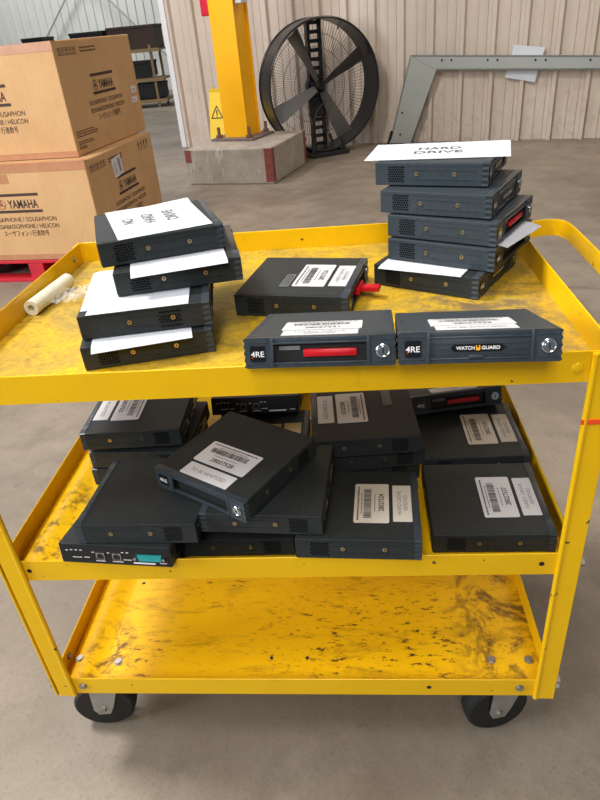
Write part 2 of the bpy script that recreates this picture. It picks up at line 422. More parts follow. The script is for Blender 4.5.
# ------------------------------------------------------------------ drum fan
FR_ = .61; FL_ = .285
fan = thing('drum_fan', 'large black drum fan leaning near the ribbed wall behind the concrete footing', 'fan', (.31, 6.565, 0), 27)
fz = .665
RX = Matrix.Translation((0, 0, fz)) @ Matrix.Rotation(R(90), 4, 'X')        # lathe z -> -y (front)
mb = MB(); n = 64
prof = [(FR_, -FL_/2), (FR_, FL_/2), (FR_-.012, FL_/2), (FR_-.012, -FL_/2)]
vs = []; fs = []
for r, z in prof: vs += [(r*cos(2*pi*i/n), r*sin(2*pi*i/n), z) for i in range(n)]
for j in range(4):
    for i in range(n): a = j*n; b = ((j+1) % 4)*n; fs.append((a+i, a+(i+1) % n, b+(i+1) % n, b+i))
mb.add(vs, fs, RX); put('drum', mb, 'drum', fan, True)
for z in (-FL_/2, FL_/2):
    mb = MB(); mb.tube([RX @ Vector((FR_*cos(2*pi*i/64), FR_*sin(2*pi*i/64), z)) for i in range(64)], .011, 8, True); put('rim', mb, 'drum', fan, True)
mb = MB(); zc = -FL_/2+.01
for k in range(5):
    r = .10+(FR_-.10)*k/4; mb.tube([RX @ Vector((r*cos(2*pi*i/48), r*sin(2*pi*i/48), zc)) for i in range(48)], .0028, 4, True)
for k in range(110):
    a = 2*pi*k/110; mb.cyl(RX @ Vector((.1*cos(a), .1*sin(a), zc)), RX @ Vector((FR_*cos(a+.35), FR_*sin(a+.35), zc)), .0024, 4)
put('rear_grille', mb, 'wire', fan)
# motor channel with punched holes
mb = MB(); ch = RX
outer = []
for x0, x1 in ((-.075, -.045), (.045, .075)): mb.box(x0, x1, -FR_+.01, FR_-.01, -.10, -.07, 0, ch)
for k in range(15):
    y = -FR_+.04+k*(2*FR_-.08)/14; mb.box(-.045, .045, y-.018, y+.018, -.10, -.092, 0, ch)
mb.box(-.079, -.073, -FR_+.01, FR_-.01, -.13, -.065, 0, ch); mb.box(.073, .079, -FR_+.01, FR_-.01, -.13, -.065, 0, ch)
put('motor_channel', mb, 'gloss', fan)
mb = MB(); mb.lathe([(.0, -.09), (.10, -.09), (.105, -.06), (.105, .0), (.09, .02), (.0, .02)], 28, ch @ Matrix.Translation((.0, 0, -.06)))
mb.box(-.09, .09, -.30, -.10, -.14, -.06, .01, ch); put('motor', mb, 'gloss', fan, True)
mb = MB(); mb.lathe([(0, -.06), (.055, -.06), (.06, .02), (.035, .05), (0, .05)], 24, ch); put('hub', mb, 'gloss', fan, True)
for k, a in enumerate((28, 118, 205, 298)):
    mb = MB(); seg = 8; vs = []; th = .006
    for i in range(seg+1):
        r = .05+(FR_-.10)*i/seg; hw = .035+.055*(i/seg)**.8; tw = R(42-16*i/seg)
        for sgn in (-1, 1):
            for zz in (-th/2, th/2):
                vs.append((r, sgn*hw*cos(tw)-zz*sin(tw), .0+sgn*hw*sin(tw)+zz*cos(tw)))
    fs = []
    for i in range(seg):
        a0 = i*4; b0 = a0+4
        for p, q in ((0, 1), (1, 3), (3, 2), (2, 0)): fs.append((a0+p, a0+q, b0+q, b0+p))
    fs += [(0, 1, 3, 2), (seg*4, seg*4+2, seg*4+3, seg*4+1)]
    mb.add(vs, fs, ch @ Matrix.Rotation(R(a), 4, 'Z')); put('blade', mb, 'blade', fan, True)
mb = MB(); mb.tube([ch @ Vector(p) for p in ((.02, -.14, .06), (-.08, -.22, .075), (-.13, -.33, .07), (-.15, -.45, .04), (-.12, -.55, .02))], .008, 6)
put('power_cord', mb, 'black', fan, True)
mb = MB()
for s in (-1, 1):
    mb.box(-.21, .21, s*.19-.02, s*.19+.02, .0, .045, .004)
for x in (-.19, .19): mb.box(x-.02, x+.02, -.19, .19, .01, .045)
for x, y in ((-.19, -.14), (.19, -.14), (-.19, .14), (.19, .14)): mb.cyl((x, y, .03), (x*.8, y, .17), .018, 8)
put('stand', mb, 'drum', fan)
for a in (20, -20, -60, 60):
    mb = MB(); p = RX @ Vector(((FR_-.02)*cos(R(a)), (FR_-.02)*sin(R(a)), -.10)); q = RX @ Vector(((FR_-.045)*cos(R(a)), (FR_-.045)*sin(R(a)), -.10))
    mb.cyl(p, q, .012, 8); put('bolt', mb, 'bolt', fan)

# ------------------------------------------------------------------ grey bracket against the wall, paper taped behind it
def onwall(px, pz, off): return px, pz, off
br = thing('steel_bracket', 'long grey steel bracket with angled leg leaning along the ribbed wall', 'bracket')
def wp(x, z, off):   # point in the leaning plane: x is world x on it
    s_ = (x-W0.x)/WU.x; return W0+WU*s_-WN*off+Vector((0, 0, z))
def slab(mb, pts, o0, o1):
    n = len(pts); vs = [wp(x, z, o0) for x, z in pts]+[wp(x, z, o1) for x, z in pts]
    mb.add(vs, [tuple(range(n)), tuple(range(n, 2*n))[::-1]]+[(i, (i+1) % n, n+(i+1) % n, n+i) for i in range(n)])
mb = MB(); sl = -.065
slab(mb, [(1.289, .861), (1.546, .709), (1.546+2.6, .709+2.6*-.055), (1.289+2.857, .861+2.857*sl)], .110, .125)
slab(mb, [(1.289, .861), (1.289+2.857, .861+2.857*sl), (1.289+2.857, .846+2.857*sl), (1.289, .846)], .065, .125)
slab(mb, [(1.546, .709), (1.546+2.6, .709+2.6*-.055), (1.546+2.6, .724+2.6*-.055), (1.546, .724)], .07, .125)
put('beam', mb, 'greysteel', br)
mb = MB(); slab(mb, [(1.289, .858), (1.546, .707), (1.33, .10), (1.30, .012), (1.075, .012), (1.085, .06)], .112, .127)
slab(mb, [(1.289, .858), (1.30, .85), (1.10, .05), (1.085, .06)], .065, .127); put('leg', mb, 'greysteel', br)
mb = MB(); slab(mb, [(1.06, .0), (1.31, .0), (1.31, .014), (1.06, .014)], .065, .20); slab(mb, [(1.045, .0), (1.07, .0), (1.115, .13), (1.09, .14)], .065, .135)
put('foot', mb, 'black', br)
for i, x in enumerate((1.60, 1.69, 2.03, 2.12, 2.46, 2.55, 2.93, 3.02)):
    mb = MB(); mb.cyl(wp(x, .80+(x-1.55)*-.06, .126), wp(x, .80+(x-1.55)*-.06, .128), .011, 10); put('bolt_hole', mb, 'black', br)
for x, z in ((1.21, .32), (1.19, .10)):
    mb = MB(); mb.cyl(wp(x, z, .126), wp(x, z, .129), .011, 10); put('bolt_hole', mb, 'black', br)
mb = MB(); slab(mb, [(2.195, .60), (2.47, .545), (2.53, .845), (2.255, .885)], .056, .058)
tag(put('paper_sheet', mb, 'paper'), 'white paper sheet stuck on the ribbed wall behind the grey bracket beam', 'paper')

# ------------------------------------------------------------------ far storage rack
rk = thing('storage_rack', 'far storage rack with tan rails and black contents beyond the wall end', 'rack', (0, 0, 0))
for x in (-5.7, -4.5, -3.2):
    for y in (13.1, 13.8):
        mb = MB(); mb.box(x-.022, x+.022, y-.022, y+.022, 0, 1.1); put('post', mb, 'tanwood', rk)
for z in (.14, .52, 1.03):
    mb = MB(); mb.box(-5.75, -3.0, 13.05, 13.85, z-.03, z, .004)
    mb.box(-5.75, -3.0, 13.03, 13.06, z-.05, z+.01); put('shelf', mb, 'tanwood', rk)
def crate(x0, x1, z0, z1, lab, mat='black', name='storage_box', y0=13.12, y1=13.7):
    r_ = thing(name, lab, 'box', ((x0+x1)/2, (y0+y1)/2, z0)); hx = (x1-x0)/2; hy = (y1-y0)/2; h = z1-z0
    mb = MB(); mb.box(-hx, hx, -hy, hy, 0, h-.05, .008); put('body', mb, mat, r_)
    mb = MB(); mb.box(-hx-.01, hx+.01, -hy-.01, hy+.01, h-.05, h, .008); put('lid', mb, mat, r_)
crate(-4.0, -3.05, 1.032, 1.44, 'dark brown panelled box on the top shelf of the far rack', 'darkbrown')
crate(-4.75, -4.08, 1.032, 1.41, 'black box beside the brown panelled box on the far rack', 'black')
crate(-5.72, -5.3, 1.032, 1.40, 'black box on the far rack beside the dark red stanchion', 'black')
crate(-3.95, -3.28, .55, .83, 'black crate on the middle shelf of the far rack', 'black')
crate(-3.72, -3.12, .16, .43, 'black crate on the lowest shelf of the far rack', 'black')

# ------------------------------------------------------------------ cartons on the red pallet
pal = thing('pallet', 'bright red pallet under the stacked sousaphone cartons', 'pallet', (-.875, 2.883, 0), R(0))
pal.rotation_euler = (0, 0, -.118)
for k in range(7):
    mb = MB(); y = k*.148; mb.box(-1.0, .01, y-.004, y+.10, .118, .138, .004); put('deck_board', mb, 'palletred', pal)
for x0 in (-1.0, -.54, -.09):
    mb = MB(); mb.box(x0, x0+.10, -.004, .988, .022, .118, .004); put('stringer', mb, 'palletred', pal)
for y in (0, .44, .888):
    mb = MB(); mb.box(-1.0, .01, y-.004, y+.10, 0, .022, .003); put('bottom_board', mb, 'palletred', pal)

def carton(px, py, a, z0, h, label, upper):
    S = .97
    r_ = thing('carton', label, 'cardboard box', (px, py, z0)); r_.rotation_euler = (0, 0, a)
    mb = MB(); mb.box(-S, 0, 0, S, 0, h, .006); body = put('box_body', mb, 'card', r_)
    # flap seam tape over top edge and down both faces
    mb = MB(); mb.box(-S-.001, .001, -.0012, .0, h-.045, h-.0015); mb.box(-S-.001, .001, -.0012, .05, h-.001, h+.0006); put('packing_tape', mb, 'tape', r_)
    mb = MB(); mb.box(-S-.001, .001, -.0012, .0, .002, .035); mb.box(-.60, -.50, -.0014, 0, h-.10, h-.05); put('packing_tape', mb, 'tape', r_)
    for face in ('front', 'side'):
        Mf = frame((-S/2, -.0016, 0), (1, 0, 0), (0, 0, 1)) if face == 'front' else frame((.0016, S/2, 0), (0, 1, 0), (0, 0, 1))
        mb = MB(); T = lambda x, z: Mf @ Matrix.Translation((x, z, 0))
        quad(mb, -.147, .147, .383, .398, Mf); quad(mb, -.150, .150, .288, .303, Mf)
        text(mb, 'YAMAHA', .047, T(.033, .338), width=.195, bold=.018)
        text(mb, 'SOUSAPHONE / SOUSAPHON', .025, T(0, .249), width=.445)
        text(mb, 'SOUSSABASSOPHONE / HELICON', .025, T(0, .208), width=.455)
        text(mb, 'スーザフォン / 行進数号', .026, T(0, .165), width=.30)
        put('lettering', mb, 'ink', body)
        mb = MB(); n = 28; ro, ri = .028, .0245; cx, cz = -.108, .338
        vs = [(cx+q*cos(2*pi*i/n), cz+q*sin(2*pi*i/n), 0) for q in (ro, ri) for i in range(n)]
        mb.add(vs, [(i, (i+1) % n, n+(i+1) % n, n+i) for i in range(n)], Mf)
        for k in range(3):
            a_ = pi/2+k*2*pi/3; dx, dz = cos(a_), sin(a_); nx, nz = -dz*.0025, dx*.0025
            mb.add([(cx-nx-dx*.012, cz-nz-dz*.012, 0), (cx+dx*.022-nx, cz+dz*.022-nz, 0), (cx+dx*.022+nx, cz+dz*.022+nz, 0), (cx+nx-dx*.012, cz+nz-dz*.012, 0)], [(0, 1, 2, 3)], Mf)
            ex, ez = cx+dx*.017, cz+dz*.017
            mb.add([(ex-dz*.006, ez+dx*.006, 0), (ex+dz*.006, ez-dx*.006, 0), (ex+dx*.006, ez+dz*.006, 0)], [(0, 1, 2)], Mf)
        put('emblem', mb, 'emblem' if face == 'front' else 'ink', body)
        if face == 'side':
            mb = MB()
            for k in range(5):                        # row of handling symbols in frames
                x = -.425+k*.041; z = h-.055
                for q in ((x-.018, x+.018, z+.016, z+.018), (x-.018, x+.018, z-.018, z-.016), (x-.018, x-.0165, z-.018, z+.018), (x+.0165, x+.018, z-.018, z+.018)): quad(mb, *q, Mf)
                if k % 2: quad(mb, x-.002, x+.002, z-.012, z+.010, Mf); mb.add([(x-.008, z+.004, 0), (x+.008, z+.004, 0), (x, z+.014, 0)], [(0, 1, 2)], Mf)
                else: quad(mb, x-.009, x+.009, z-.012, z-.008, Mf); mb.add([(x-.010, z+.012, 0), (x+.010, z+.012, 0), (x, z-.006, 0)], [(0, 1, 2)], Mf)
            for z in (h-.045, h-.062):
                for k in range(11): quad(mb, -.20+k*.018, -.188+k*.018, z-.004, z+.004, Mf)
            if upper:
                for k, (w_, z) in enumerate(((.20, .125), (.25, .112), (.25, .099), (.16, .072), (.16, .060), (.08, .046), (.08, .036))):
                    x = -.45
                    while x < -.45+w_: q = random.uniform(.012, .03); quad(mb, x, x+q, z-.0028, z+.0028, Mf); x += q+.006
            else:
                for k in range(4):
                    x = .26+k*.045; quad(mb, x-.004, x+.004, h-.08, h-.04, Mf); mb.add([(x-.012, h-.045, 0), (x+.012, h-.045, 0), (x, h-.02, 0)], [(0, 1, 2)], Mf)
            put('handling_print', mb, 'ink', body)
    if upper:
        for y0, y1, z0_, z1_ in ((.85, .925, .245, .285), (.83, .92, .188, .222)):
            mb = MB(); plate(mb, y0, y1, z0_, z1_, .001, frame((.0014, 0, 0), (0, 1, 0), (0, 0, 1)))
            s_ = put('sticker', mb, 'white', r_); mb = MB()
            for k in range(6): quad(mb, y0+.01+k*.009, y0+.014+k*.009, z0_+.008, z1_-.014, frame((.0026, 0, 0), (0, 1, 0), (0, 0, 1)))
            put('sticker_print', mb, 'greyprint', s_)
    else:
        Ms = frame((.0018, .385, h-.105), (0, .993, .115), (0, -.115, .993))
        mb = MB(); plate(mb, -.065, .065, -.055, .055, .001, Ms); s_ = put('shipping_label', mb, 'white', r_)
        mb = MB()
        for k in range(14): quad(mb, .012, .045, -.04+k*.006, -.0365+k*.006+(k % 3)*.001, Ms, .0014)
        for k in range(5): quad(mb, -.05, -.01, -.035+k*.014, -.031+k*.014, Ms, .0014)
        put('label_print', mb, 'greyprint', s_)
    return r_
carton(-.875, 2.883, -.118, .14, .556, 'brown sousaphone carton resting directly on the red pallet', False)
carton(-.948, 3.008, -.135, .698, .581, 'brown sousaphone carton stacked on top of the other carton', True)

# ------------------------------------------------------------------ service cart
CW, CD, LIP = .914, .6103, .0413
ZT, ZM, ZB = .8473, .5068, .2024
cart = thing('service_cart', 'yellow three shelf steel service cart on casters with scraped paint', 'cart', (0, 0, 0))
def rrect(x0, x1, y0, y1, r, k=5):
    pts = []
    for cx, cy, a in ((x1-r, y0+r, -90), (x1-r, y1-r, 0), (x0+r, y1-r, 90), (x0+r, y0+r, 180)):
        for i in range(k+1): t = R(a+90*i/k); pts.append((cx+r*cos(t), cy+r*sin(t)))
    return pts
RIDGE = [(.0028, .0), (.010, .006), (.020, .0105), (.032, .0125), (.042, .0108), (.052, .0068), (.060, .0034), (.068, .0012), (.076, 0)]
def tray(z, mat, ridge=False):
    o = rrect(0, CW, 0, CD, .014); i_ = rrect(.0025, CW-.0025, .0025, CD-.0025, .0115); n = len(o)
    mb = MB()
    # floor sheet
    mb.cur = 0
    b0 = [(x, y, z) for x, y in i_]; mb.add(b0, [tuple(range(n))])
    if ridge:                                     # the sheet bulges up along its end
        ys_ = [.003, .02]+[.02+.57*k/12 for k in range(1, 13)]+[.607]; nr = len(RIDGE)
        mb.add([(x, y, z+h*(1 if 0 < k < len(ys_)-1 else .9)) for k, y in enumerate(ys_) for x, h in RIDGE], [(k*nr+i, k*nr+i+1, (k+1)*nr+i+1, (k+1)*nr+i) for k in range(len(ys_)-1) for i in range(nr-1)])
        mb.add([(x, .003, z+h*.9) for x, h in RIDGE], [tuple(range(nr))])
    # lip: outside, rounded top, inside
    mb.cur = 1
    mid = rrect(.0012, CW-.0012, .0012, CD-.0012, .0128)
    rings = [[(x, y, z-.0025) for x, y in o], [(x, y, z+LIP-.001) for x, y in o], [(x, y, z+LIP) for x, y in mid], [(x, y, z+LIP-.001) for x, y in i_], [(x, y, z) for x, y in i_]]
    vs = sum(rings, [])
    mb.add(vs, [(j*n+k, j*n+(k+1) % n, (j+1)*n+(k+1) % n, (j+1)*n+k) for j in range(4) for k in range(n)])
    mb.add([(x, y, z-.0025) for x, y in o], [tuple(range(n))[::-1]])
    # stiffening channel under the sheet
    for y in (.2, .4): mb.box(.03, CW-.03, y-.02, y+.02, z-.018, z-.0026)
    t_ = link('shelf_tray', None, cart) if False else None
    me = bpy.data.meshes.new('shelf_tray'); me.from_pydata(mb.v, [], mb.f); me.materials.append(M[mat]); me.materials.append(M['yellow'])
    for p, i in zip(me.polygons, mb.mi): p.material_index = i
    me.polygons.foreach_set('use_smooth', [True]*len(me.polygons)); me.set_sharp_from_angle(angle=R(35))
    me.update(); return link('shelf_tray', me, cart)
tray(ZT, 'yellow_worn'); tray(ZM, 'yellow_mid', True); low_tray = tray(ZB, 'yellow_low', True)
def bolt(p, n_, r=.0055, par=None, mat='bolt', h=.004):
    mb = MB(); p = Vector(p); n_ = Vector(n_); mb.cyl(p, p+n_*.0012, r*1.35, 16); mb.cyl(p+n_*.0012, p+n_*h, r, 6); put('bolt', mb, mat, par)
def leg(sx, sy):
    x = .004 if sx < 0 else CW+.002; y = -.0045 if sy < 0 else CD+.0045
    mb = MB(); w_, th = .033, .0042
    fx0, fx1 = (x, x+w_) if sx < 0 else (x-w_, x)
    mb.box(fx0, fx1, min(y, y-sy*th), max(y, y-sy*th), ZB-.006, ZT+LIP-.001, .0016)
    ex = -.0042 if sx < 0 else CW
    mb.box(ex, ex+.0042, (y if sy < 0 else y-w_), (y+w_ if sy < 0 else y), ZB-.006, ZT+LIP-.001, .0012)
    # rolled inner edge of the flange
    ix = fx1-.0035 if sx < 0 else fx0+.0035
    mb.cyl((ix, y-sy*.002, ZB-.005), (ix, y-sy*.002, ZT+LIP-.003), .0042, 10)
    o = put('leg', mb, 'yellow', cart)
    xo = -.0044 if sx < 0 else CW+.0042
    for z in (ZB+.012, ZB+.028, ZM+.012, ZT+.02): bolt((xo, y-sy*.016, z), (sx, 0, 0), .0075, o, 'bolt', .010)
    return o
legs = {(sx, sy): leg(sx, sy) for sx in (-1, 1) for sy in (-1, 1)}
# inside corner bolts, front face bolts and punched holes
for z, items in ((ZB, ((.055, 0), (.858, 0))),):
    for x, _ in items: bolt((x, -.0002, z+.02), (0, -1, 0), .0058, cart)
for x, y in ((.022, .066), (.098, .066), (.824, .071), (.893, .071)): bolt((x, y, ZB+(.0105 if x < .03 else 0)), (0, 0, 1), .0065, cart)
bolt((.0028, .064, ZB+.022), (1, 0, 0), .0055, cart)
for x, z in ((.045, ZM+.02), (.862, ZM+.02), (.70, ZB+.02)):
    mb = MB(); mb.cyl((x, -.0006, z), (x, .0004, z), .0042, 14); put('bolt_hole', mb, 'black', cart)
for x, y in ((.093, .27), (.405, .075), (.475, .075)):
    mb = MB(); mb.cyl((x, y, ZB+.0004), (x, y, ZB+.0008), .0035, 12); put('bolt_hole', mb, 'black', cart)
bolt((.07, CD-.0028, ZT+.022), (0, -1, 0), .0075, cart)
bolt((.0028, CD-.05, ZT+.02), (1, 0, 0), .005, cart)
mb = MB(); mb.lathe([(.0075, 0), (.006, .002), (0, .003)], 16, frame((.868, -.0001, ZT+.018), (1, 0, 0), (0, 0, 1))); put('stud', mb, 'yellow', cart, True)
mb = MB(); z = .787; x0 = CW+.002-.033
mb.box(x0-.0014, CW+.0032, -.0062, -.0036, z-.0035, z+.0035); mb.box(CW+.0026, CW+.0058, -.006, .03, z-.0035, z+.0035)
o = put('tape_band', mb, 'orange', legs[(1, -1)]); o['label'] = 'red-orange tape band'
# flat strap handle round the end
mb = MB(); path = [(.905, CD+.006), (.93, CD-.04)]
path = [(CW-.055, CD+.0055), (CW-.005, CD+.004), (.945, .566), (.975, .571), (.996, .566), (1.008, .550), (1.012, .525), (1.011, .48), (1.006, .36), (1.0, .16), (.996, .08), (.985, .05), (.965, .035), (.94, .03), (CW+.005, .028), (CW+.003, .06)]
path = [(CW+.0045, CD-.06), (CW+.006, CD-.035), (.94, .556), (.968, .566), (.992, .566), (1.006, .555), (1.012, .533), (1.012, .49), (1.010, .36), (1.006, .16), (1.000, .095), (.985, .068), (.962, .055), (.938, .05), (CW+.006, .052), (CW+.0045, .08)]
def smooth_path(p, it=2):
    for _ in range(it):
        q = [p[0]]
        for a, b in zip(p, p[1:]): q += [tuple(.75*i+.25*j for i, j in zip(a, b)), tuple(.25*i+.75*j for i, j in zip(a, b))]
        p = q+[p[-1]]
    return p
pp = smooth_path(path); vs = []; hz0, hz1 = ZT+.008, ZT+.040; th = .0045
for i, (x, y) in enumerate(pp):
    a = pp[max(0, i-1)]; b = pp[min(len(pp)-1, i+1)]; dd = Vector((b[0]-a[0], b[1]-a[1])).normalized(); nx, ny = -dd.y*th/2, dd.x*th/2
    prof_ = [(1, 0), (1, .85), (.4, 1), (-.4, 1), (-1, .85), (-1, 0)]
    vs += [(x+nx*s, y+ny*s, hz0+(hz1-hz0)*t) for s, t in prof_]
n = 6; fs = [(i*n+k, i*n+(k+1) % n, (i+1)*n+(k+1) % n, (i+1)*n+k) for i in range(len(pp)-1) for k in range(n)]+[tuple(range(n)), tuple(range((len(pp)-1)*n, len(pp)*n))]
mb.add(vs, fs); put('handle', mb, 'yellow', cart, True)
# casters
def caster(x, y, a):
    c_ = bpy.data.objects.new('caster', None); COL.objects.link(c_); c_.parent = cart; c_.location = (x, y, 0); c_.rotation_euler = (0, 0, R(a))
    mb = MB(); mb.box(-.05, .05, -.045, .045, ZB-.0085, ZB-.0027, .001); mb.cyl((0, 0, ZB-.0085), (0, 0, ZB-.030), .034, 24); put('mounting_plate', mb, 'steel', c_, True)
    off = -.022; wr = .064
    mb = MB()
    for s in (-1, 1):
        mb.prism([(-.030, ZB-.030), (-.036, ZB-.045), (off-.020, wr+.0), (off-.012, wr-.016), (off+.012, wr-.016), (off+.022, wr+.004), (.030, ZB-.045), (.030, ZB-.030)][::1], 'y', s*.025-.0015, s*.025+.0015)
    mb.box(-.034, .032, -.0265, .0265, ZB-.034, ZB-.030); put('fork', mb, 'steel', c_)
    mb = MB(); Mw = Matrix.Translation((off, 0, wr)) @ Matrix.Rotation(R(90), 4, 'X')
    mb.lathe([(.046, -.019), (.058, -.0195), (.063, -.015), (.064, -.006), (.064, .006), (.063, .015), (.058, .0195), (.046, .019)], 40, Mw)
    put('tyre', mb, 'tyre', c_, True)
    mb = MB(); mb.lathe([(0, -.021), (.016, -.021), (.018, -.007), (.043, -.007), (.0462, -.018), (.0462, .018), (.043, .007), (.018, .007), (.016, .021), (0, .021)], 32, Mw); put('wheel_core', mb, 'gloss', c_, True)
    mb = MB(); mb.cyl((off, -.031, wr), (off, .031, wr), .007, 6); put('axle', mb, 'bolt', c_)
caster(.056, .082, 6); caster(.862, .084, 14); caster(.07, CD-.07, 20); caster(CW-.07, CD-.07, 200)

# ------------------------------------------------------------------ video recorders: shared meshes
W_, D_, H_ = .1875, .1928, .0385
hw = W_/2; yf = -D_/2; yr = D_/2
BZ = .0115                                       # depth of the front moulding
mb = MB(); ys = yf+BZ-.002
mb.box(-hw+.001, hw-.001, ys, yr-.001, .0008, H_-.0008, .0009)
for s in (-1, 1):                               # pressed lines along each side
    for z in (.0115, .0265):
        for a, b in ((ys+.012, ys+.118),): mb.box(*sorted((s*(hw-.0012), s*(hw-.0001))), a, b, z-.0007, z+.0007)
    mb.box(*sorted((s*(hw-.0012), s*(hw-.0003))), ys, yr-.004, H_-.0058, H_-.005)
mb.box(-hw+.004, hw-.004, ys+.006, ys+.0068, H_-.0009, H_-.0005); mb.box(-hw+.006, -hw+.0066, ys+.006, yr-.005, H_-.0009, H_-.0005)
for x in (-hw+.008, hw-.008):
    for y in (yr-.012, yr-.09): mb.cyl((x, y, H_-.0009), (x, y, H_-.0002), .0018, 10)
CHASSIS = mb.mesh('shell', 'shell'); CHASSIS2 = mb.mesh('shell', 'slate')

def scallop(x0, x1, side):
    """outline of an end block: its outer side is waved into four ridges"""
    pts = []; k = 24; amp = .0016
    wave = [(x1 - amp*(.5-.5*cos(2*pi*4*i/k)) if side > 0 else x0 + amp*(.5-.5*cos(2*pi*4*i/k)), .0018+(H_-.0036)*i/k) for i in range(k+1)]
    if side > 0: return [(x0, 0), (x1-.003, 0)]+wave+[(x1-.003, H_), (x0, H_)]
    return [(x1, H_), (x0+.003, H_)]+wave[::-1]+[(x0+.003, 0), (x1, 0)]
LX, RX2 = -hw+.034, hw-.031                      # slot limits
mb = MB(); ye = yf+BZ
mb.prism(scallop(-hw, LX, -1), 'y', yf+.0005, ye); mb.prism(scallop(RX2, hw, 1), 'y', yf+.0005, ye)
mb.box(LX-.0005, RX2+.0005, yf+.0012, ye, 0, .0065, .0008); mb.box(LX-.0005, RX2+.0005, yf+.0012, ye, H_-.0075, H_, .0008)
mb.box(LX-.0005, RX2+.0005, yf-.0004, yf+.004, H_-.0085, H_-.0062, .0006); mb.box(LX+.004, RX2-.004, yf-.0004, yf+.004, .0050, .0068, .0006)
for x in (LX+.002, RX2-.002): mb.box(x-.002, x+.002, yf-.0006, yf+.003, .001, H_-.001, .0006)
# raised frames round the badge and the lock
for x0, x1 in ((-hw+.004, LX-.003), (RX2+.003, hw-.004)):
    for q in ((x0, x1, H_-.0062, H_-.0052), (x0, x1, .0052, .0062)): mb.box(q[0], q[1], yf-.0003, yf+.002, q[2], q[3])
mb.box(-hw+.003, hw-.003, ye-.0028, ye-.0006, H_-.001, H_+.0002, .0003)
BEZEL = mb.mesh('bezel', 'bezel', True)
mb = MB(); mb.box(LX, RX2, ye-.004, ye-.002, .006, H_-.007); mb.box(LX, RX2, yf+.004, ye-.002, .006, .0072); 
BAY = mb.mesh('drive_bay', 'black')
mb = MB(); mb.box(LX+.001, RX2-.001, yf+.0015, yf+.006, .0066, H_-.0082, .0012)
for z in (.0112, .0172, .0232): mb.box(LX+.006, RX2-.006, yf+.0008, yf+.002, z-.0004, z+.0004)
mb.box(LX+.003, LX+.0038, yf+.0008, yf+.002, .009, .026); mb.box(RX2-.0038, RX2-.003, yf+.0008, yf+.002, .009, .026)
mb.box(-.012, .006, yf-.0004, yf+.002, .0050, .0100, .0006)
DOOR = mb.mesh('bay_door', 'bezel', True)
mb = MB(); mb.prism([(-.027, -.0042), (.027, -.0042), (.031, 0), (.027, .0042), (-.027, .0042), (-.031, 0)], 'z', 0, .0012, frame((-.0015, yf+.0014, .0185), (1, 0, 0), (0, 0, 1)))
NAME = mb.mesh('nameplate', 'gloss')
mb = MB(); Mf = frame((-.0015, yf-.0001, .0185), (1, 0, 0), (0, 0, 1))
text(mb, 'WATCH', .0040, Mf @ Matrix.Translation((-.0142, 0, 0)), width=.021, bold=.02); text(mb, 'GUARD', .0040, Mf @ Matrix.Translation((.0148, 0, 0)), width=.021, bold=.02)
mb.cur = 1; mb.add([(-.0022, .0030, 0), (-.0008, .0030, 0), (-.0008, .0002, 0), (.0012, .0002, 0), (.0012, .0030, 0), (.0028, .0030, 0), (.0028, -.0026, 0), (.0004, -.0034, 0), (-.0022, -.0026, 0)], [(0, 1, 2, 8), (2, 3, 7, 8), (3, 4, 5, 6), (3, 6, 7)], Mf)
NAMEP = mb.mesh('nameplate_print', ['white_ink', 'amber'])
mb = MB(); plate(mb, -.0095, .0095, -.0105, .0095, .0010, frame((-hw+.0175, yf+.0006, .0192), (1, 0, 0), (0, 0, 1)), .002); BADGE = mb.mesh('logo_badge', 'gloss')
mb = MB(); Mf = frame((-hw+.0175, yf-.0006, .0185), (1, 0, 0), (0, 0, 1)); text(mb, '4RE', .0068, Mf, width=.0165, bold=.012)
mb.cur = 1; mb.add([(-.0078, -.0056, 0), (-.0073, -.0058, 0), (-.0046, -.0012, 0), (-.0051, -.0010, 0)], [(0, 1, 2, 3)], Mf @ Matrix.Translation((0, 0, .0001)))
BADGEP = mb.mesh('badge_print', ['white_ink', 'orange'])
mb = MB(); Ml = frame((hw-.0155, yf+.0008, .0190), (1, 0, 0), (0, 0, 1))
mb.lathe([(.0085, 0), (.0085, .0022), (.0074, .0030), (.0066, .0024), (.0052, .0024), (.0048, .0034), (0, .0034)], 24, Ml); LOCK = mb.mesh('key_lock', 'chrome', True)
mb = MB(); mb.box(-.0009, .0009, -.0035, .0035, .0034, .0037, 0, Ml); KEYH = mb.mesh('keyhole', 'black')
mb = MB(); mb.box(LX+.040, RX2-.016, yf+.0022, ye-.003, .0125, .0225, .0022); mb.box(LX+.046, RX2-.022, yf+.0015, yf+.004, .0150, .0200, .0008); HANDLE = mb.mesh('drive_handle', 'red', True)
mb = MB(); mb.box(LX+.052, RX2-.052, yf-.036, yf+.004, .0125, .0215, .002); mb.box(LX+.040, RX2-.040, yf-.004, yf+.008, .011, .0235, .002); HANDLEOUT = mb.mesh('drive_handle', 'red', True)
mb = MB(); mb.box(LX+.010, LX+.036, ye-.006, ye-.0042, .0215, .0265); SERIAL = mb.mesh('bay_label', 'greyprint')
def vent_mesh(s):
    mb = MB()
    for r_ in range(7):
        for c_ in range(7):
            y = yr-.051+c_*.0041+(.00205 if r_ % 2 else 0); z = .0078+r_*.0038; x = s*(hw-.0009)
            pts = [(y+.0016*cos(pi/6+k*pi/3), z+.0016*sin(pi/6+k*pi/3)) for k in range(6)]
            mb.prism(pts, 'x', min(x, x+s*.00025), max(x, x+s*.00025))
    return mb.mesh('vent', 'hole')
VENT = {s: vent_mesh(s) for s in (-1, 1)}
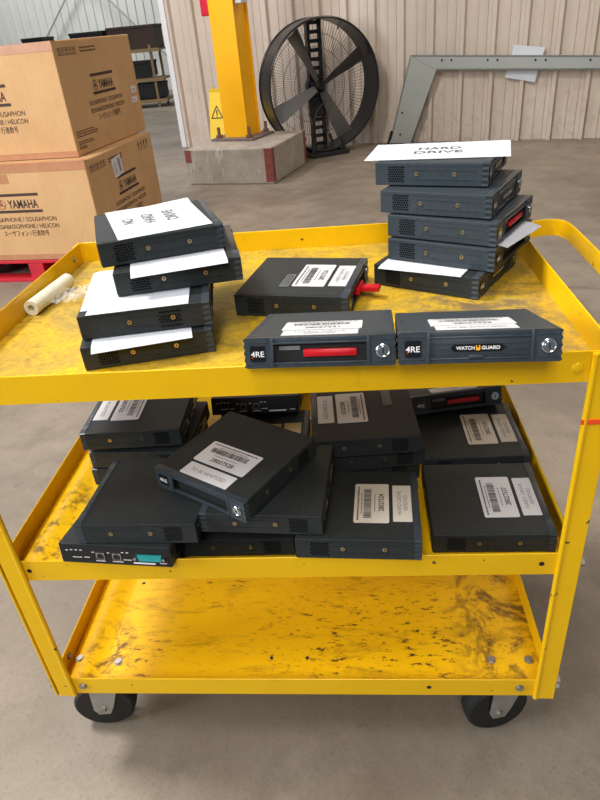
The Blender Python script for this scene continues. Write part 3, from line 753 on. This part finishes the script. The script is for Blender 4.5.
def screw_mesh(s, y, z=.020):
    mb = MB(); x = s*(hw-.001); mb.cyl((x, y, z), (x+s*.0012, y, z), .0034, 16); mb.cur = 1; mb.cyl((x+s*.0012, y, z), (x+s*.0014, y, z), .0015, 8)
    return mb.mesh('screw', ['brass', 'black'])
SCREW = {(s, k): screw_mesh(s, y) for s in (-1, 1) for k, y in enumerate((yr-.0735, yr-.137))}
mb = MB(); mb.box(-hw+.004, hw-.004, yr-.0012, yr, .003, H_-.003); REAR = mb.mesh('rear_panel', 'black')
def port(x):
    mb = MB(); mb.box(x-.0072, x+.0072, yr-.0004, yr+.0012, .011, .024, .0004); mb.cur = 1; mb.box(x-.0056, x+.0056, yr+.0011, yr+.0014, .0125, .0205); mb.box(x-.003, x+.003, yr+.0011, yr+.0014, .0205, .0225)
    return mb.mesh('network_port', ['chrome', 'black'])
PORTS = [port(.024), port(-.0035)]
mb = MB(); Mc = frame((-.059, yr, .019), (-1, 0, 0), (0, 0, 1))
mb.prism([(-.020, .005), (-.018, -.005), (.018, -.005), (.020, .005)], 'z', 0, .004, Mc); mb.cur = 1
for x in (-.0235, .0235): mb.lathe([(.003, 0), (.003, .006), (0, .006)], 6, Mc @ Matrix.Translation((x, 0, 0)))
CONN = mb.mesh('socket', ['teal', 'chrome'])
mb = MB(); mb.box(-.060, -.030, yr-.0004, yr+.0012, .012, .022, .0004); mb.box(.035, .045, yr-.0004, yr+.0015, .013, .022, .0004); BSOCK = mb.mesh('socket', 'brass')
mb = MB()
Mr = frame((0, yr+.0002, 0), (-1, 0, 0), (0, 0, 1))
for x0, x1, z in ((-.082, -.079, .026), (-.074, -.070, .027), (-.066, -.062, .027), (-.058, -.055, .027), (-.072, -.058, .013), (-.052, -.044, .0135), (-.038, -.034, .024), (-.033, -.018, .0075), (-.005, .012, .0075), (-.012, -.009, .024), (.012, .016, .026), (.020, .023, .026), (.014, .026, .012), (.074, .084, .0085)):
    x = x0
    while x < x1: quad(mb, x, x+.0016, z-.0008, z+.0010, Mr); x += .0023
quad(mb, .030, .066, .0055, .0085, Mr)
REARP = mb.mesh('rear_print', 'white_ink')
# label stickers on the lid: (main sheet with bar code, strip beside the front)
LZ = H_-.0006
mb = MB(); plate(mb, -.052, .052, -.048, .008, .0009, Matrix.Translation((0, 0, LZ)), .003); LABEL = mb.mesh('asset_label', 'white')
LABEL_C = mb.copy() if hasattr(mb, 'copy') else None
mb2 = MB(); plate(mb2, -.052, .052, -.048, .008, .0009, Matrix.Translation((0, 0, LZ)), .003); LABELC = mb2.mesh('asset_label', 'offwhite')
mb = MB(); plate(mb, -.048, .048, -.084, -.054, .0009, Matrix.Translation((0, 0, LZ)), .0015); STRIP = mb.mesh('notice_label', 'white')
mb2 = MB(); plate(mb2, -.048, .048, -.084, -.054, .0009, Matrix.Translation((0, 0, LZ)), .0015); STRIPC = mb2.mesh('notice_label', 'offwhite')
def label_print(num, seed):
    rnd = random.Random(seed); mb = MB(); T = Matrix.Translation((0, 0, LZ+.0011))
    x = -.046
    while x < .044: q = rnd.uniform(.002, .006); quad(mb, x, x+q, .0005, .0030, T); x += q+.0012
    x = -.030
    while x < .026: q = rnd.uniform(.0015, .004); quad(mb, x, x+q, -.0045, -.0032, T); x += q+.001
    x = -.040
    while x < .036: q = rnd.choice((.0006, .0006, .0012, .0018)); quad(mb, x, x+q, -.0195, -.0072, T); x += q+rnd.choice((.0006, .0008, .0012))
    x = -.024
    while x < .020: q = rnd.uniform(.0015, .004); quad(mb, x, x+q, -.0258, -.0245, T); x += q+.001
    text(mb, num, .0085, T @ Matrix.Translation((0, -.0355, 0)), width=.046, bold=.016)
    return mb.mesh('label_print', 'print')
def strip_print(kind):
    mb = MB(); T = Matrix.Translation((0, 0, LZ+.0011))
    if kind == 'sanitize': text(mb, 'TO BE SANITIZED', .0075, T @ Matrix.Translation((0, -.069, 0)), width=.070)
    else:
        text(mb, 'HARD DRIVE', .0065, T @ Matrix.Translation((0, -.0645, 0)), width=.064); text(mb, 'REMOVED', .0065, T @ Matrix.Translation((0, -.0745, 0)), width=.040)
    return mb.mesh('notice_print', 'greyprint')
STRIPP = {k: strip_print(k) for k in ('sanitize', 'removed')}
mb = MB(); plate(mb, -.055, .003, .012, .029, .0008, Matrix.Translation((0, 0, LZ)), .002); GTAG = mb.mesh('grey_tag', 'greytape')
mb = MB()
for z in range(3):
    x = -.048
    while x < -.006: q = random.uniform(.003, .008); quad(mb, x, x+q, .0155+z*.0042, .0172+z*.0042, Matrix.Translation((0, 0, LZ+.001))); x += q+.002
GTAGP = mb.mesh('tag_print', 'print')

def pose(o, x, y, z, rz, tilt=0, side=0):
    """tilt > 0 raises the front about the rear foot, < 0 the rear about the front foot;
    side > 0 raises the local +x edge about the -x foot, < 0 the -x edge about the +x foot"""
    a = R(rz); t_ = R(abs(tilt)); q_ = R(abs(side))
    ly = D_/2*(1-cos(t_))*(1 if tilt > 0 else -1); lx = W_/2*(1-cos(q_))*(-1 if side > 0 else 1)
    o.location = (x+cos(a)*lx-sin(a)*ly, y+sin(a)*lx+cos(a)*ly, z+D_/2*sin(t_)+W_/2*sin(q_)); o.rotation_euler = (-R(tilt), -R(side), a)
REC = {}
def recorder(key, label, group, x, y, z, rz, tilt=0, front='slot', num=None, strip=None, cream=False, tag_=False, vents=(-1, 1), side=0):
    r_ = thing('video_recorder', label, 'video recorder', group=group); pose(r_, x, y, z, rz, tilt, side)
    link('shell', CHASSIS2 if key in ('R1', 'R2', 'R3', 'R4', 'FL', 'FR') else CHASSIS, r_); bz = link('bezel', BEZEL, r_)
    link('badge_print', BADGEP, link('logo_badge', BADGE, r_)); link('keyhole', KEYH, link('key_lock', LOCK, r_))
    if front == 'door': link('nameplate_print', NAMEP, link('nameplate', NAME, r_)); link('bay_door', DOOR, r_)
    else:
        b_ = link('drive_bay', BAY, r_)
        if front in ('handle', 'pulled'):
            h_ = link('drive_handle', HANDLE if front == 'handle' else HANDLEOUT, r_); h_['label'] = 'red drive handle'
            link('bay_label', SERIAL, b_)
    for s in vents: link('vent', VENT[s], r_)
    for k_ in SCREW: link('screw', SCREW[k_], r_)
    rp = link('rear_panel', REAR, r_); link('rear_print', REARP, rp)
    if key in 'DH':
        for p in PORTS: link('network_port', p, rp)
        if key == 'D': link('socket', CONN, rp)['label'] = 'teal connector'
    else: link('socket', BSOCK, rp)
    if num:
        l_ = link('asset_label', LABELC if cream else LABEL, r_); link('label_print', label_print(num, key), l_); l_['label'] = 'white bar code label'
    if num and key == 'I': l_.location.x = -.013
    if strip:
        l_ = link('notice_label', STRIPC if cream else STRIP, r_); link('notice_print', STRIPP[strip], l_)
        if key == 'I': l_.location.x = -.013
    if tag_: link('tag_print', GTAGP, link('grey_tag', GTAG, r_))
    REC[key] = r_; return r_
sp = .0395
TT, MT = ZT+.0004, ZM+.0004
GA, GB, GC, GD = 'recorders stacked under half sheets', 'recorders in the five high stack', 'recorders along the front of the top shelf', 'recorders on the middle shelf'
# stack of four with paper sheets
recorder('S1', 'dark recorder topping the stack of four, its lid under a NO HARD DRIVE sheet', GA, .274, .309, TT+3*sp, 110.5, front='slot')
recorder('S2', 'dark recorder second from the top of the stack of four', GA, .309, .281, TT+2*sp, 103.8, front='slot')
recorder('S3', 'dark recorder second from the bottom of the stack of four', GA, .273, .213, TT+sp, 100, front='slot', vents=(1,))
recorder('S4', 'dark recorder at the bottom of the stack of four, on the yellow shelf', GA, .268, .196, TT, 104, front='slot')
mb = MB()
for r_ in range(7):
    for c_ in range(8):
        y = yf+.045+c_*.0041+(.00205 if r_ % 2 else 0); zc_ = .0068+r_*.0038; x_ = -(hw-.0009)
        mb.prism([(y+.0016*cos(pi/6+k*pi/3), zc_+.0016*sin(pi/6+k*pi/3)) for k in range(6)], 'x', x_-.00025, x_)
put('vent', mb, 'hole', REC['S3'])
# stack of five
recorder('R1', 'slate recorder topping the stack of five, under a wide HARD DRIVE sheet', GB, .761, .484, TT+4*sp, 69, front='door')
recorder('R2', 'slate recorder with closed nameplate door, second from the top of the stack of five', GB, .772, .440, TT+3*sp, 63.2, front='door')
recorder('R3', 'slate recorder with red handle in its slot, in the middle of the stack of five', GB, .786, .423, TT+2*sp, 59.5, front='handle')
recorder('R4', 'slate recorder second from the bottom of the stack of five, a sheet poking out above', GB, .786, .416, TT+sp, 59, front='slot')
recorder('R5', 'black recorder at the bottom of the stack of five, a sheet drooping over its side', GB, .760, .400, TT, 59, front='door')
# single ones on the top shelf
recorder('MD', 'black recorder lying alone mid shelf with its red handle pulled out', GC, .508, .332, TT, 78.5, front='pulled', num='28027526', strip='removed', tag_=True)
recorder('FL', 'recorder tilted on the front lip with open slot and red handle inside', GC, .552, .066, TT, -2.2, 14.3, front='handle', num='28027531', strip='removed')
recorder('FR', 'recorder tilted on the front lip with closed door and round lock', GC, .741, .044, TT, -2.5, 16.4, front='door', num='28027533', strip='sanitize')
# middle shelf
recorder('B0', 'black recorder at the foot of the pile behind, deepest under the labelled one', GD, .165, .338, MT, -91, front='slot')
recorder('B', 'black recorder with ridged end showing just under the cream striped label one', GD, .172, .337, MT+sp, -93, front='slot')
recorder('A', 'black recorder with two labels on top of the rear pile by the shelf end', GD, .163, .334, .597, -88, front='slot', num='28027522', strip='sanitize')
recorder('D', 'black recorder with rear sockets and teal connector facing the front edge', GD, .2115, .0823, .5285, 175, -6.2, front='slot')
recorder('C', 'plain black unlabelled recorder lying across the one with the teal connector', GD, .2460, .0890, .5765, -91, front='slot', side=3)
recorder('G', 'black recorder flat on the shelf under the pile with the angled one', GD, .385, .138, MT, -90, front='slot')
recorder('F', 'black recorder with vented side directly under the angled labelled recorder', GD, .444, .104, .5880, -94, front='slot')
recorder('E', 'recorder set at an angle on the pile with TO BE SANITIZED strip and empty slot', GD, .3905, .1225, .6272, -31, front='slot', num='28027528', strip='sanitize')
recorder('H0', 'dark recorder with two tan tape strips showing behind the angled recorder', GD, .392, .345, MT, 90, front='slot')
recorder('H', 'dark recorder tipped up so its rear sockets show in the shaded gap', GD, .376, .492, MT, 180, -16, front='slot')
recorder('I0', 'black recorder at the foot of the pile topped by the grey tag one', GD, .600, .325, MT, -86, front='slot')
recorder('I1', 'black recorder sandwiched in the pile beneath the one with a loose grey tag', GD, .606, .312, MT+sp, -84, front='slot')
recorder('I', 'black recorder with white labels and a loose grey tag beside the dark gap', GD, .600, .301, MT+2*sp, -86.3, front='slot', num='28027529', strip='sanitize')
g = link('grey_tag', GTAG, REC['I']); g.location = (-.014, .0295, .0001)
recorder('J', 'black recorder with cream labels resting on the front lip at the middle of the shelf', GD, .589, .085, .5360, 87.2, front='slot', num='28027524', strip='removed', cream=True, side=-4)
recorder('L', 'black recorder with bar code label at the back, under the red handle one', GD, .807, .342, MT, 91, front='slot', num='28027535', strip='removed', cream=True)
recorder('M', 'black recorder with bar code label at the front beside the orange taped leg', GD, .801, .137, MT, 89.4, front='slot', num='28027537', strip='removed')
recorder('K', 'recorder tipped up at the back showing its slot with red handle', GD, .779, .484, MT, 10, 15.2, front='handle', strip='sanitize')
mb = MB(); T = Matrix.Translation((0, 0, LZ))
plate(mb, -.012, .042, -.082, -.046, .0006, T); plate(mb, -.014, .040, -.040, .000, .0006, T); put('tan_tape', mb, 'tan', REC['H0'])
bpy.context.view_layer.update()

# ------------------------------------------------------------------ half sheets of paper on the stacks
def sheet(key, cx, cy, w_, h_, rot, label, group, droop=.0, lines=None, lrot=0, curl=0.0, zoff=.0006, fold=False):
    m4 = REC[key].matrix_world.copy(); nx, ny = 22, 16; vs = []; th = .00025
    Rm = Matrix.Rotation(R(rot), 2)
    def pt(u_, v_):
        p = Rm @ Vector(((u_-.5)*w_, (v_-.5)*h_)); x = p.x+cx; y = p.y+cy; z = H_+zoff
        over = max(0, abs(x)-hw, )
        oy = max(0, abs(y)-D_/2)
        z -= droop*(over+oy)**1.5*2 if droop >= 0 else -curl*0
        z += curl*max(0, u_-.75)*max(0, .5-v_)
        return m4 @ Vector((x, y, z))
    for j in range(ny+1):
        for i in range(nx+1): vs.append(pt(i/nx, j/ny))
    N = len(vs); vs += [v-Vector((0, 0, th)) for v in vs]
    fs = []
    for j in range(ny):
        for i in range(nx):
            a = j*(nx+1)+i; q = (a, a+1, a+nx+2, a+nx+1); fs.append(q); fs.append(tuple(N+k for k in q[::-1]))
    ed = [i for i in range(nx+1)]+[j*(nx+1)+nx for j in range(1, ny+1)]+[ny*(nx+1)+i for i in range(nx-1, -1, -1)]+[j*(nx+1) for j in range(ny-1, 0, -1)]
    for a, b in zip(ed, ed[1:]+ed[:1]): fs.append((a, N+a, N+b, b))
    mb = MB(); mb.add(vs, fs); o = tag(put('paper_sheet', mb, 'paper', None, True), label, 'paper', group)
    if lines:
        mb = MB()
        for body, off, cap, wid in lines:
            Mt = m4 @ Matrix.Translation((cx, cy, H_+zoff+.0003)) @ Matrix.Rotation(R(rot+lrot), 4, 'Z') @ Matrix.Translation((0, off, 0))
            text(mb, body, cap, Mt, width=wid, bold=.02)
        put('paper_print', mb, 'softprint', o)
    return o
GP = 'half sheets on the recorder stacks'
sheet('S1', .010, -.002, .200, .146, 4, 'white printed sheet on the topmost recorder of the stack of four', GP, 1.0,
      [('NO', .045, .018, .034), ('HARD', .012, .018, .062), ('DRIVE', -.024, .018, .068)], 0, curl=.05)
sheet('S2', -.004, .0, .214, .145, 2, 'white sheet peeking out between the two upper recorders of the stack of four', GP, 1.0)
sheet('S3', .008, .008, .206, .148, 0, 'white sheet lying wide on the third recorder down in the stack of four', GP, 1.0)
sheet('S3', .022, .034, .190, .128, 3, 'second sheet offset beneath the wide one in the stack of four', GP, .6, zoff=.0003)
sheet('S4', -.003, .008, .214, .145, 1, 'white sheet between the two lowest recorders of the stack of four', GP, 1.0)
sheet('R1', .008, .010, .148, .244, 9, 'white printed sheet on the topmost recorder of the stack of five', GP, .0,
      [('HARD', .018, .020, .075), ('DRIVE', -.016, .020, .085)], -90)
sheet('R4', .004, -.040, .142, .150, -5, 'white sheet poking out of the ends in the stack of five', GP, .7)
sheet('R5', -.030, .010, .146, .148, 3, 'white sheet lying right on the lowest recorder of the stack of five', GP, 1.0)

# ------------------------------------------------------------------ roll of film with crumpled tail
ro = thing('film_roll', 'white roll of plastic film lying along the lip of the top shelf', 'plastic roll', (.024, .378, ZT+.0145), 0)
ro.rotation_euler = (0, 0, R(-6))
mb = MB(); mb.cyl((0, -.07, 0), (0, .07, 0), .014, 28, cap=False); n = 28
vs = []; 
for y in (-.07, .07):
    for r_ in (.014, .0065): vs += [(r_*cos(2*pi*i/n), y, r_*sin(2*pi*i/n)) for i in range(n)]
mb.add(vs, [(b+i, b+(i+1) % n, b+n+(i+1) % n, b+n+i) for b in (0, 2*n) for i in range(n)]); mb.cyl((0, -.07, 0), (0, .07, 0), .0065, 20, cap=False)
mb.cyl((0, .0699, 0), (0, .07, 0), .0065, 20)
put('roll_body', mb, 'roll', ro, True)
mb = MB(); rnd = random.Random(3); nx, ny = 10, 8; vs = []
for j in range(ny+1):
    for i in range(nx+1):
        vs.append((.012+.065*i/nx+rnd.uniform(-.003, .003), -.035+.07*j/ny+rnd.uniform(-.004, .004)+.02*i/nx, -.0125+abs(rnd.gauss(0, .007))+.006*sin(i*1.3+j)**2))
mb.add(vs, [(j*(nx+1)+i, j*(nx+1)+i+1, (j+1)*(nx+1)+i+1, (j+1)*(nx+1)+i) for j in range(ny) for i in range(nx)])
put('film_tail', mb, 'film', ro)['label'] = 'clear crumpled plastic'

# ------------------------------------------------------------------ light: unseen overhead areas, some added as fill, and daylight
wd = bpy.data.worlds.new('hall'); SC.world = wd; wd.use_nodes = True
bg = wd.node_tree.nodes['Background']; bg.inputs['Color'].default_value = (.80, .90, 1.0, 1); bg.inputs['Strength'].default_value = .17
def area(name, loc, target, size, power, col_, sy=None):
    l = bpy.data.lights.new(name, 'AREA'); l.energy = power; l.color = col_; l.size = size
    if sy: l.shape = 'RECTANGLE'; l.size_y = sy
    o = bpy.data.objects.new(name, l); COL.objects.link(o); o.location = loc
    o.rotation_euler = (Vector(target)-Vector(loc)).to_track_quat('-Z', 'Y').to_euler(); return o
area('unseen_overhead_light', (-2.2, .8, 5.4), (.45, .4, .7), 1.0, 270, (1, .95, .86))
area('unseen_overhead_light', (.4, -4.0, 4.6), (.5, .2, .6), 1.6, 135, (1, .95, .88))  # added fill from behind the camera, brightens the front faces
area('unseen_overhead_light', (-.2, -1.5, 5.6), (.2, -.6, 0), 1.2, 90, (1, .95, .88))  # added overhead to lift the floor in front of the cart
area('unseen_overhead_light', (3.8, 5.4, 5.0), (2.8, 6.6, .9), 1.0, 72, (1, .84, .66))  # added warm area light aimed at the right part of the ribbed wall
area('unseen_overhead_light', (-2.8, 5.0, 5.2), (-1.3, 7.5, 1.2), 1.0, 165, (1, .95, .97))  # added area light, tinted to whiten the left end of the wall
area('unseen_overhead_light', (-6.0, 13.0, 6.3), (-5.5, 15.5, 0), 2.0, 420, (1, 1, .95))
area('doorway_daylight', (-5.0, -1.6, 2.6), (.4, .4, .7), 2.2, 300, (.84, .92, 1), 2.2)
v = SC.view_settings; v.view_transform = 'Standard'; v.look = 'None'; v.gamma = 1; v.exposure = .1; v.use_curve_mapping = False
